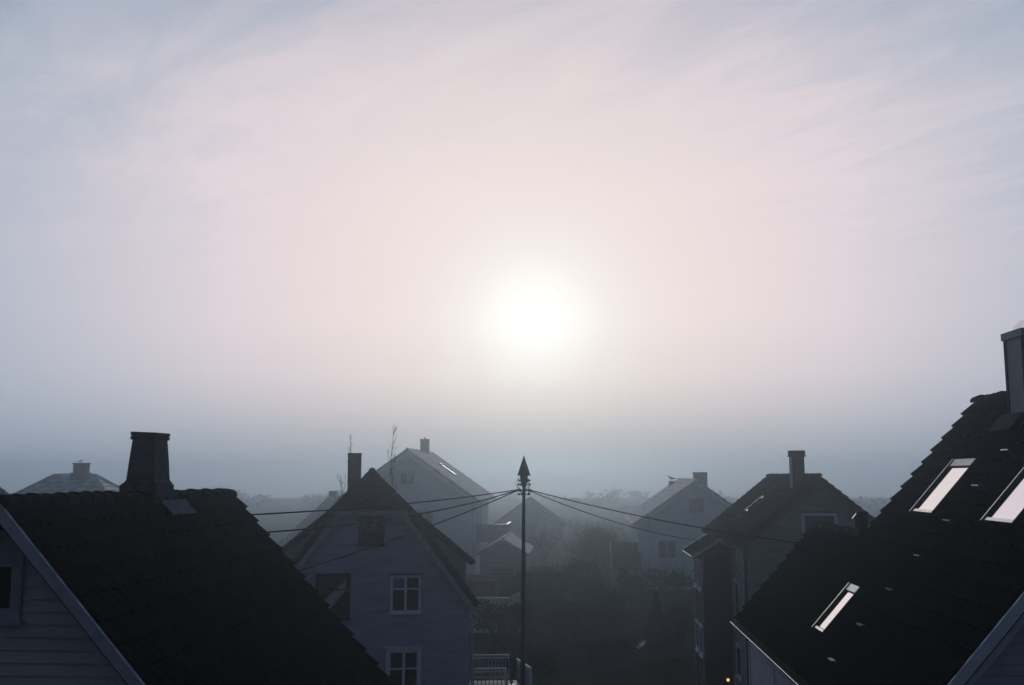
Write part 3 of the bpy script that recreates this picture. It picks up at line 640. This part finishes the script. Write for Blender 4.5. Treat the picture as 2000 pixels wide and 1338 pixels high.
# ------------------------------------------------------------------ utility pole and wires
def utility_pole():
    x, y = 0.38, 32.0
    u = x * math.cos(ALPHA) - y * math.sin(ALPHA); v = x * math.sin(ALPHA) + y * math.cos(ALPHA)
    h = thing('utility_pole', u, v, 0, 'tall steel utility pole with pointed cone hat, rings of insulators and five wires', 'utility pole')
    m = MB(); m.tube([(u - .06, v, -.1), (u - .045, v, 4.0), (u - .015, v, 8.2), (u - .004, v, 9.35), (u, v, 9.72)], [.085, .075, .058, .05, .05], 14)
    m.build('mast', M['steel'], h)
    m = MB(); m.tube([(u, v, 9.62), (u, v, 9.72), (u, v, 9.86), (u, v, 10.0)], [.06, .085, .125, .125], 14); m.build('collar', M['steel'], h)
    m = MB(); m.tube([(u, v, 9.985), (u, v, 10.0), (u, v, 10.62)], [.215, .21, .006], 20, smooth=False); m.build('cone_hat', M['steel'], h)
    k = 0
    for zz, n, r in ((9.83, 6, .17), (9.70, 6, .19), (9.52, 7, .15), (9.40, 6, .17)):
        for i in range(n):
            t = 2 * math.pi * (i + .35 * k) / n; k += 1
            m = MB(); a = Vector((u + math.cos(t) * .04, v + math.sin(t) * .04, zz)); b = Vector((u + math.cos(t) * r, v + math.sin(t) * r, zz))
            m.tube([a, b], .010, 6)
            m.tube([b + Vector((0, 0, q)) for q in (-.035, -.02, .005, .02, .045)], [.012, .032, .034, .022, .016], 8)
            m.build('insulator', M['porcelain'], h)
    random.seed(3)
    m = MB()
    for i in range(9):
        t = 2 * math.pi * i / 9 + .2; r = random.uniform(.17, .26); z0 = random.choice((9.4, 9.52)); z1 = random.choice((9.70, 9.83, 9.95))
        pts = []
        for s in range(9):
            q = s / 8; rr = .13 + (r - .13) * math.sin(math.pi * q) ; pts.append((u + math.cos(t + .3 * q) * rr, v + math.sin(t + .3 * q) * rr, z0 + (z1 - z0) * q))
        m.tube(pts, .007, 5)
    m.build('jumper_wire', M['cable'], h)
    ends = [((-6.72, 19.02, 9.22), 'upper of the two flat wires from the pole to the near left house', .10),
            ((-6.42, 19.02, 8.88), 'lower of the two flat wires from the pole to the near left house', .22),
            ((-6.05, 19.02, 7.95), 'steep wire from the pole crossing below the attic window of the violet house', .12),
            ((6.85, 27.2, 8.1), 'upper right wire sagging from the pole to the near black roof', .16),
            ((6.4, 46.12, 7.0), 'lower right wire sagging from the pole to the gabled stair bay', .30)]
    for (eu, ev, ez), lab, sag in ends:
        s = -1 if eu < u else 1
        a = Vector((u + s * .13, v - .06, 9.55 if sag != .30 else 9.53)); b = Vector((eu, ev, ez))
        w = thing('overhead_wire', a.x, a.y, a.z, lab, 'wire', 'overhead wires from the pole')
        pts = [a.lerp(b, i / 24) - Vector((0, 0, sag * 4 * (i / 24) * (1 - i / 24))) for i in range(25)]
        m = MB(); m.tube(pts, .016, 6); o = m.build('cable', M['cable'], w)
        m = MB(); q = [pts[0].lerp(pts[1], t) for t in (0, .15, .4)]; m.tube(q, [.02, .032, .02], 6); m.build('clamp', M['steel'], w)
utility_pole()

# ------------------------------------------------------------------ deck beside the violet house
def deck():
    h = thing('wooden_deck', -3.66, 36.3, 0, 'wooden deck with white topped railings attached to the violet house', 'deck')
    h.rotation_euler = (0, 0, -ALPHA + R(8))
    m = MB(); m.box(-3.66, -1.62, 36.3, 39.0, 2.12, 2.26); m.build('floor', M['plank'], h)
    for u in (-3.5, -1.75):
        for v in (36.45, 38.85):
            m = MB(); m.box(u - .06, u + .06, v - .06, v + .06, -.1, 2.12); m.build('support_post', M['trim_dim'], h)
    def rail(a, b, name='railing'):
        a, b = Vector(a), Vector(b); m = MB(); L = (b - a).length; d = (b - a) / L
        m.beam(a, b, .10, .035); m.beam(a - Vector((0, 0, .10)), b - Vector((0, 0, .10)), .04, .05); m.beam(a - Vector((0, 0, .82)), b - Vector((0, 0, .82)), .04, .05)
        r = m.build(name, M['trim'], h); m = MB(); k = int(L / .125)
        for i in range(k + 1):
            p = a + d * (L * i / k); m.box(p.x - .018, p.x + .018, p.y - .035, p.y - .021, p.z - .9, p.z - .04)
        m.build('balusters', M['trim_dim'], r)
    rail((-3.58, 36.3, 3.22), (-2.46, 36.3, 3.22)); rail((-3.55, 39.0, 3.22), (-2.12, 39.0, 3.22)); rail((-1.88, 38.2, 3.20), (-1.56, 36.45, 3.20))
    m = MB(); m.beam((-2.47, 36.24, 3.2), (-2.33, 36.24, 1.9), .12, .07, (0, -1, 0)); m.build('newel_post', M['trim'], h); m = MB(); m.beam((-1.56, 36.38, 3.18), (-1.49, 36.38, 1.9), .12, .07, (0, -1, 0)); m.build('newel_post', M['trim'], h)
    m = MB()
    for i in range(6): m.box(-2.3, -1.6, 36.2 - .24 * (i + 1), 36.2 - .24 * i, 2.2 - .34 * (i + 1), 2.24 - .34 * (i + 1))
    m.build('stair', M['trim_dim'], h)
    for i, (u, v, s, lab) in enumerate(((-2.28, 36.9, .12, 'tall white plant pot on the deck by the slanted newel post'), (-2.02, 37.5, .09, 'small white plant pot at the back of the deck gap'))):
        p = thing('plant_pot', u, v, 2.26, lab, 'plant pot', 'pots on the deck')
        m = MB(); m.tube([(u, v, 2.26), (u, v, 2.26 + s * 2.4), (u, v, 2.26 + s * 2.6)], [s * .7, s, s * 1.1], 12); m.build('pot', M['paint_white'], p)
        m = MB(); rr = random.Random(i)
        for k in range(40):
            t = rr.uniform(0, 6.28); e = Vector((u + math.cos(t) * s * rr.uniform(.2, 1.2), v + math.sin(t) * s * rr.uniform(.2, 1.2), 2.26 + s * rr.uniform(3, 5)))
            m.tube([(u, v, 2.26 + s * 2.4), e], [.006, .002], 3, cap=False)
        m.build('stems', M['brush'], p)
deck()

# ------------------------------------------------------------------ trees and shrubs
def branch(mb, tw, p, d, L, r, depth, rr, spread=.6, up=.15, kids=4, lean=.25):
    pts = [p]; q = p.copy(); dd = d.copy(); k = 4
    for i in range(k):
        dd = (dd + Vector((rr.uniform(-1, 1), rr.uniform(-1, 1), rr.uniform(-1, 1))) * lean * .5 + Vector((0, 0, up * .4))).normalized()
        q = q + dd * (L / k); pts.append(q.copy())
    (mb if depth > 1 else tw).tube(pts, [r * (1 - .7 * i / k) for i in range(k + 1)], 5 if depth > 1 else 3, cap=False)
    if depth == 0: return
    for j in range(kids):
        t = rr.uniform(.3, 1); i = min(int(t * k), k - 1); b = pts[i].lerp(pts[i + 1], t * k - i)
        ax = Vector((rr.uniform(-1, 1), rr.uniform(-1, 1), rr.uniform(-.3, .6))).normalized()
        nd = (dd * (1 - spread) + ax * spread).normalized()
        branch(mb, tw, b, nd, L * rr.uniform(.5, .75), max(r * .45, .010), depth - 1, rr, spread, up, kids, lean)
def bare_tree(name, label, u, v, h, cat='tree', grp='bare trees and shrubs', seed=1, trunkL=.35, r=.12, kids=5, depth=4, spread=.65, up=.15, lean=.3, stems=1, cm='bark'):
    t = thing(name, u, v, 0, label, cat, grp); rr = random.Random(seed); a, b = MB(), MB()
    for s in range(stems):
        p = Vector((u + rr.uniform(-.3, .3) * (stems > 1), v + rr.uniform(-.3, .3) * (stems > 1), -.1))
        top = p + Vector((rr.uniform(-.1, .1) * h * .3, rr.uniform(-.1, .1), h * trunkL)); a.tube([p, p.lerp(top, .5) + Vector((.03, 0, 0)), top], [r, r * .85, r * .7], 7)
        for k in range(kids + 1):
            t0 = rr.uniform(.6, 1); d = Vector((rr.uniform(-1, 1), rr.uniform(-1, 1), rr.uniform(.5, 1.6))).normalized()
            branch(a, b, p.lerp(top, t0), d, h * (1 - trunkL) * rr.uniform(.42, .62), r * .55, depth - 1, rr, spread, up, kids, lean)
    a.build('trunk', M['bark'], t); b.build('crown', M[cm], t)
    return t
def poplar(label, u, v, h, seed, n=34, w=.5):
    t = thing('poplar_sapling', u, v, 0, label, 'tree', 'slim bare trees behind the violet house'); rr = random.Random(seed); a, b = MB(), MB()
    pts = [Vector((u + rr.uniform(-.10, .10) * (i > 0), v + rr.uniform(-.05, .05), h * i / 12)) for i in range(13)]
    a.tube(pts, [.055 * (1 - .8 * i / 12) for i in range(13)], 6); a.build('trunk', M['bark'], t)
    for k in range(n):
        x = rr.uniform(.35, .97); i = min(int(x * 12), 11); p = pts[i].lerp(pts[i + 1], x * 12 - i)
        tt = rr.uniform(0, 6.28); L = rr.uniform(.5, 1.5) * (1.15 - x) * 1.5; q = p + Vector((math.cos(tt) * w * .35, math.sin(tt) * w * .35, L * .5)); e = q + Vector((math.cos(tt) * w * .15, math.sin(tt) * w * .15, L * .6))
        b.tube([p, q, e], [.016, .010, .005], 3, cap=False)
        for _ in range(3): 
            s = q.lerp(e, rr.random()); b.tube([s, s + Vector((rr.uniform(-.15, .15), rr.uniform(-.15, .15), rr.uniform(.1, .35)))], [.007, .003], 3, cap=False)
    b.build('crown', M['bark'], t)
poplar('tall slim bare tree in front of the pale gable', -10.95, 60, 13.0, 4, 44)
poplar('slim bare tree rising behind the violet house chimney', -13.45, 60, 12.5, 8, 30, .35)
poplar('short slim bare tree left of the violet house chimney', -14.1, 60.5, 10.0, 12, 36, .6)
bare_tree('bare_tree', 'round leafless tree in the mist between the pole and the misty right house', 2.27, 98, 6.6, seed=5, trunkL=.16, r=.17, kids=8, depth=4, spread=.72, up=.10, stems=1)
bare_tree('bare_tree', 'small dark fruit tree in the garden left of the misty right house', 2.45, 66, 4.6, seed=9, trunkL=.25, r=.09, kids=5, depth=4, spread=.75, up=.05)
bare_tree('bare_tree', 'smaller faint leafless tree left of the round one', -3.2, 108, 6.2, seed=15, trunkL=.25, r=.12, kids=5, depth=4)
def shrub(label, u, v, rx, ry, h, seed, n=1500, leaf=.16, cm='brush', twigs=90, name='shrub', cat='shrub', grp='dark garden shrubs', base=0.0, cone=False):
    t = thing(name, u, v, 0, label, cat, grp); rr = random.Random(seed); a, b = MB(), MB()
    lumps = [(rr.uniform(-.6, .6) * rx, rr.uniform(-.6, .6) * ry, rr.uniform(.35, .8) * h, rr.uniform(.3, .5)) for _ in range(9)]
    for k in range(n):
        if cone:
            z = h * rr.random() ** 1.4; w = (1 - z / h) * .9 + .08; tt = rr.uniform(0, 6.28); q = w * rr.uniform(.6, 1.0); c = Vector((u + rx * q * math.cos(tt), v + ry * q * math.sin(tt), z))
        else:
            lx, ly, lz, ls = rr.choice(lumps); dv = Vector((rr.gauss(0, 1), rr.gauss(0, 1), rr.gauss(0, 1))).normalized() * rr.uniform(.55, 1.08)
            c = Vector((u + lx + dv.x * ls * rx, v + ly + dv.y * ls * ry, max(.05, lz + dv.z * ls * h * .55)))
        n1 = Vector((rr.uniform(-1, 1), rr.uniform(-1, 1), rr.uniform(-1, 1))).normalized(); n2 = n1.orthogonal().normalized() * leaf * rr.uniform(.5, 1.2); n3 = n1.cross(n2) * rr.uniform(.4, .7)
        b.add([c - n2, c + n3 * .6, c + n2, c - n3 * .6], [(0, 1, 2, 3)])
    for k in range(twigs):
        tt = rr.uniform(0, 6.28); q = rr.random() ** .5
        p = Vector((u + rx * .3 * q * math.cos(tt), v + ry * .3 * q * math.sin(tt), 0)); e = Vector((u + rx * q * math.cos(tt), v + ry * q * math.sin(tt), h * rr.uniform(.7, 1.18)))
        mid = p.lerp(e, .55) + Vector((0, 0, h * .12)); a.tube([p, mid, e], [.022, .014, .005], 3, cap=False)
    if a.v: a.build('stems', M['bark'], t)
    b.build('foliage', M[cm], t)
rs = random.Random(21)
shrub('dark evergreen cone beside the wall of the misty right house', 4.75, 60, .9, .9, 3.3, 31, 2600, .13, 'leaf', 0, 'conifer', 'tree', None, cone=True)
shrub('lower dark bush right of the evergreen cone', 6.1, 61, 1.1, 1.0, 2.5, 33, 2000, .13, 'leaf', 40)
shrub('long misty hedge top straight behind the pole', -3.0, 74, 3.2, 1.2, 3.5, 35, 4200, .15, 'brush', 160, 'hedge', 'hedge')
shrub('hedge clump between the pole and the round bare tree', .9, 76, 2.4, 1.2, 3.7, 36, 3600, .15, 'leaf', 120, 'hedge', 'hedge')
shrub('twiggy bush left of the pole above the deck', -4.2, 62, 2.2, 1.6, 2.6, 37, 3000, .13, 'brush', 120)
shrub('twiggy bush right of the pole in mid garden', -.4, 63, 2.4, 1.6, 2.7, 38, 3000, .13, 'brush', 140)
shrub('dark bush below the red tiled shed', 2.6, 72, 1.8, 1.2, 2.3, 39, 2400, .14, 'leaf', 80)
shrub('low dark bush behind the deck railing', -2.6, 50, 2.0, 1.4, 1.9, 40, 2800, .12, 'leaf', 80)
shrub('low bush near the pale planks', 1.6, 55, 2.2, 1.4, 1.4, 41, 2600, .12, 'brush', 100)
shrub('low dark bush in front of the planks', 4.4, 52, 1.6, 1.2, .9, 42, 2000, .11, 'brush', 60)

shrub('bush hiding the foot of the misty right house', 8.0, 84, 2.6, 1.3, 2.6, 43, 2600, .15, 'brush', 90)
shrub('tangled bush between the red shed and the misty right house', 5.0, 80, 2.0, 1.2, 2.4, 44, 2400, .15, 'brush', 110)
shrub('dark bush below the pale outbuilding', -5.0, 80, 2.2, 1.2, 2.2, 45, 2400, .15, 'leaf', 60)
shrub('low dark bush in the middle of the garden', 1.5, 66, 2.4, 1.4, 1.8, 46, 2600, .13, 'brush', 90)

def distant_trees():
    rr = random.Random(77); m = MB()
    for k in range(110):
        v = rr.uniform(260, 420); u = (rr.uniform(-.60, .56)) * v
        h = rr.uniform(1.5, 4.5) * (1.4 if rr.random() < .12 else 1); w = rr.uniform(2.5, 6)
        m.tube([(u, v, -.2), (u, v, h * .6)], [.25, .1], 5, cap=False)
        for i in range(70):
            d = Vector((rr.gauss(0, 1), rr.gauss(0, 1), rr.gauss(0, 1))).normalized() * rr.random() ** .4
            c = Vector((u + d.x * w, v + d.y * w, max(.3, h * .58 + d.z * h * .42)))
            n1 = Vector((rr.uniform(-1, 1), rr.uniform(-1, 1), rr.uniform(-1, 1))).normalized(); a = n1.orthogonal().normalized() * rr.uniform(.3, .8); b = n1.cross(a) * .6
            m.add([c - a, c + b, c + a, c - b], [(0, 1, 2, 3)])
    me = bpy.data.meshes.new('distant_trees'); me.from_pydata([tuple(uvw(*p)) for p in m.v], [], m.f); me.materials.append(M['brush']); me.update()
    o = bpy.data.objects.new('distant_trees', me); COL.objects.link(o); tag(o, 'faint far-off wood dissolving into the mist behind all the houses', 'trees', None, 'stuff')
distant_trees()

# ------------------------------------------------------------------ outbuildings and small things in the gardens
def shed():
    h = thing('garden_shed', 4.6, 91, 0, 'dull red tiled shed roof against the left wall of the misty right house', 'shed', 'outbuildings in the gardens')
    u0, u1 = 3.28, 5.80; zr, ze = 4.0, 1.95; v0, vr, v1 = 89.0, 91.3, 93.6
    m = MB(); a = Vector((u0, vr, zr)); L = math.hypot(2.3, zr - ze)
    for s in (-1, 1):
        d = Vector((0, s * 2.3, ze - zr)).normalized(); n = Vector((0, s * (zr - ze), 2.3)).normalized(); m.slab(a, (1, 0, 0), d, n, u1 - u0, L, .1); m.tiles(a, (1, 0, 0), d, n, u1 - u0, L, w=.3, r=.35, amp=.04, lip=.06)
    m.build('roof', M['tile_red'], h)
    m = MB(); m.box(u0 + .15, u1 - .15, v0 + .25, v1 - .25, 0, ze + .1); m.clad(FRONT(v0 + .25), [(u0 + .15, 0), (u1 - .15, 0), (u1 - .15, ze), (u0 + .15, ze)], .16); m.build('wall', M['wall_dusk'], h)
    m = MB(); m.beam((u0 - .03, vr, zr + .1), (u0 - .03, v0 - .0, ze + .1), .07, .2); m.build('barge_board', M['trim'], h)
    m = MB(); m.pbox(FRONT(v0 + .25), 3.9, 4.7, .1, 1.9, .03, .06); m.build('door', M['wall_brown'], h)
shed()
def low_shed():
    h = thing('garden_shed', -6.6, 70, 0, 'low reddish shed peeping out beside the violet house eave', 'shed', 'outbuildings in the gardens')
    m = MB(); m.box(-8.0, -5.35, 69, 71, 0, 2.75); m.clad(FRONT(69), [(-8.0, 0), (-5.35, 0), (-5.35, 2.75), (-8.0, 2.75)], .2, .03); m.build('wall', M['tile_red'], h)
    m = MB(); m.hexa([(-8.15, 68.8, 2.75), (-5.2, 68.8, 2.75), (-5.2, 71.2, 2.95), (-8.15, 71.2, 2.95), (-8.15, 68.8, 2.87), (-5.2, 68.8, 2.87), (-5.2, 71.2, 3.07), (-8.15, 71.2, 3.07)]); m.build('roof', M['tile_dark'], h)
    m = MB(); m.pbox(FRONT(69), -7.3, -6.4, .1, 2.1, .03, .06); m.build('door', M['wall_brown'], h)
low_shed()
def garden_wall():
    h = thing('garden_wall', -5.9, 66, 0, 'pale low garden wall in front of the reddish shed', 'wall')
    m = MB(); m.box(-8.0, -4.3, 66, 66.25, -.1, 2.05); m.build('masonry', M['wall_pale'], h)
    m = MB(); m.box(-8.05, -4.25, 65.95, 66.3, 2.05, 2.13); m.build('coping', M['trim'], h)
    m = MB(); m.hexa([(-4.3, 66.0, -.1), (-3.3, 66.0, -.1), (-3.3, 66.2, -.1), (-4.3, 66.2, -.1), (-4.3, 66.0, 2.05), (-3.55, 66.0, 2.5), (-3.55, 66.2, 2.5), (-4.3, 66.2, 2.05)]); m.build('raised_end', M['wall_pale'], h)
garden_wall()
def planks():
    h = thing('plank_stack', 4.1, 60, 0, 'pale wet planks lying aslant on the dark lawn', 'planks')
    for i, (a, b) in enumerate((((3.75, 59.2, .30), (4.6, 61.6, .62)), ((3.55, 58.8, .22), (4.2, 60.9, .40)), ((3.3, 58.5, .16), (3.85, 59.8, .28)))):
        m = MB(); m.beam(a, b, .22, .05); m.build('plank', M['plank'] if i == 0 else M['trim_dim'], h)
    m = MB(); m.box(3.5, 4.3, 59.6, 59.75, -.1, .26); m.box(4.1, 4.7, 61.2, 61.35, -.1, .52); m.build('bearer', M['wall_brown'], h)
planks()
def wall_lamp():
    u, v, z = 6.74, 46.02, 1.06
    h = thing('wall_lamp', u, v, z, 'small warm lit lamp low on the brown stair bay wall', 'lamp')
    m = MB(); m.box(u - .05, u + .05, v + .03, v + .11, z - .1, z + .1); m.build('back_plate', M['black_metal'], h)
    m = MB(); m.tube([(u, v, z - .07), (u, v, z + .05)], .055, 10); m.build('bulb_glass', M['lamp'], h)
    m = MB(); m.tube([(u, v, z + .055), (u, v, z + .11)], [.08, .02], 10); m.build('hood', M['black_metal'], h)
wall_lamp()

# ------------------------------------------------------------------ birds
def gull(label, u, v, z, size, heading):
    t = thing('gull', u, v, z, label, 'bird', 'birds on the roofs'); c, s = math.cos(heading), math.sin(heading)
    def Q(a, b, h): return Vector((u + (a * c - b * s) * size, v + (a * s + b * c) * size, z + h * size))
    m = MB(); n = 9; st = [(-.62, .30, .015), (-.45, .31, .06), (-.25, .33, .11), (0, .38, .15), (.2, .45, .15), (.33, .56, .105), (.38, .66, .085), (.42, .73, .09), (.50, .73, .05), (.62, .71, .008)]
    vs = []; fs = []
    for a, h, r in st:
        for k in range(n):
            th = 2 * math.pi * k / n; vs.append(Q(a, math.cos(th) * r, h + math.sin(th) * r))
    for i in range(len(st) - 1):
        for k in range(n): fs.append((i * n + k, i * n + (k + 1) % n, (i + 1) * n + (k + 1) % n, (i + 1) * n + k))
    m.add(vs, fs, True)
    for sd in (-.05, .05): m.tube([Q(.02, sd, .27), Q(.0, sd, .12), Q(.02, sd, 0)], .016 * size, 5); m.tube([Q(.02, sd, .008), Q(.14, sd, .008)], .014 * size, 4)
    m.build('body', M['feather'], t)
    for sd in (1, -1):
        m = MB(); p = [Q(.22, sd * .14, .50), Q(.05, sd * .175, .40), Q(-.3, sd * .12, .33), Q(-.78, sd * .03, .31), Q(-.3, sd * .10, .42), Q(.05, sd * .15, .53)]
        m.add(p + [q + Vector((0, 0, .02 * size)) for q in p], [(0, 1, 2, 3, 4, 5), (6, 7, 8, 9, 10, 11)] + [(i, (i + 1) % 6, 6 + (i + 1) % 6, 6 + i) for i in range(6)]); m.build('wing', M['steel'], t)
gull('small gull on the chimney of the distant hip-roofed house', -42.9, 85, 11.06, .42, 0.2)
gull('bird perched on the ridge of the misty right house', 10.0, 103.7, 9.40, .75, 2.6)

# ------------------------------------------------------------------ mist
def haze():
    m = bpy.data.materials.new('mist'); m.use_nodes = True; t = m.node_tree
    for n in list(t.nodes):
        if n.type != 'OUTPUT_MATERIAL': t.nodes.remove(n)
    o = [n for n in t.nodes if n.type == 'OUTPUT_MATERIAL'][0]
    v = t.nodes.new('ShaderNodeVolumePrincipled'); v.inputs['Color'].default_value = (.78, .92, 1.0, 1); v.inputs['Density'].default_value = .0041; v.inputs['Anisotropy'].default_value = .88
    t.links.new(v.outputs[0], o.inputs['Volume'])
    a = 450.0; z0, z1 = -1.4, 15.0
    me = bpy.data.meshes.new('haze')
    me.from_pydata([(x, y + 20, z) for z in (z0, z1) for x, y in ((-a, -a), (a, -a), (a, a), (-a, a))], [], [(3, 2, 1, 0), (4, 5, 6, 7), (0, 1, 5, 4), (1, 2, 6, 5), (2, 3, 7, 6), (3, 0, 4, 7)])
    me.materials.append(m); ob = bpy.data.objects.new('haze', me); COL.objects.link(ob); ob['kind'] = 'stuff'; ob['label'] = 'thin blue grey morning mist filling the gardens'
haze()
for o in bpy.data.objects:
    if '_o' in o.keys(): del o['_o']
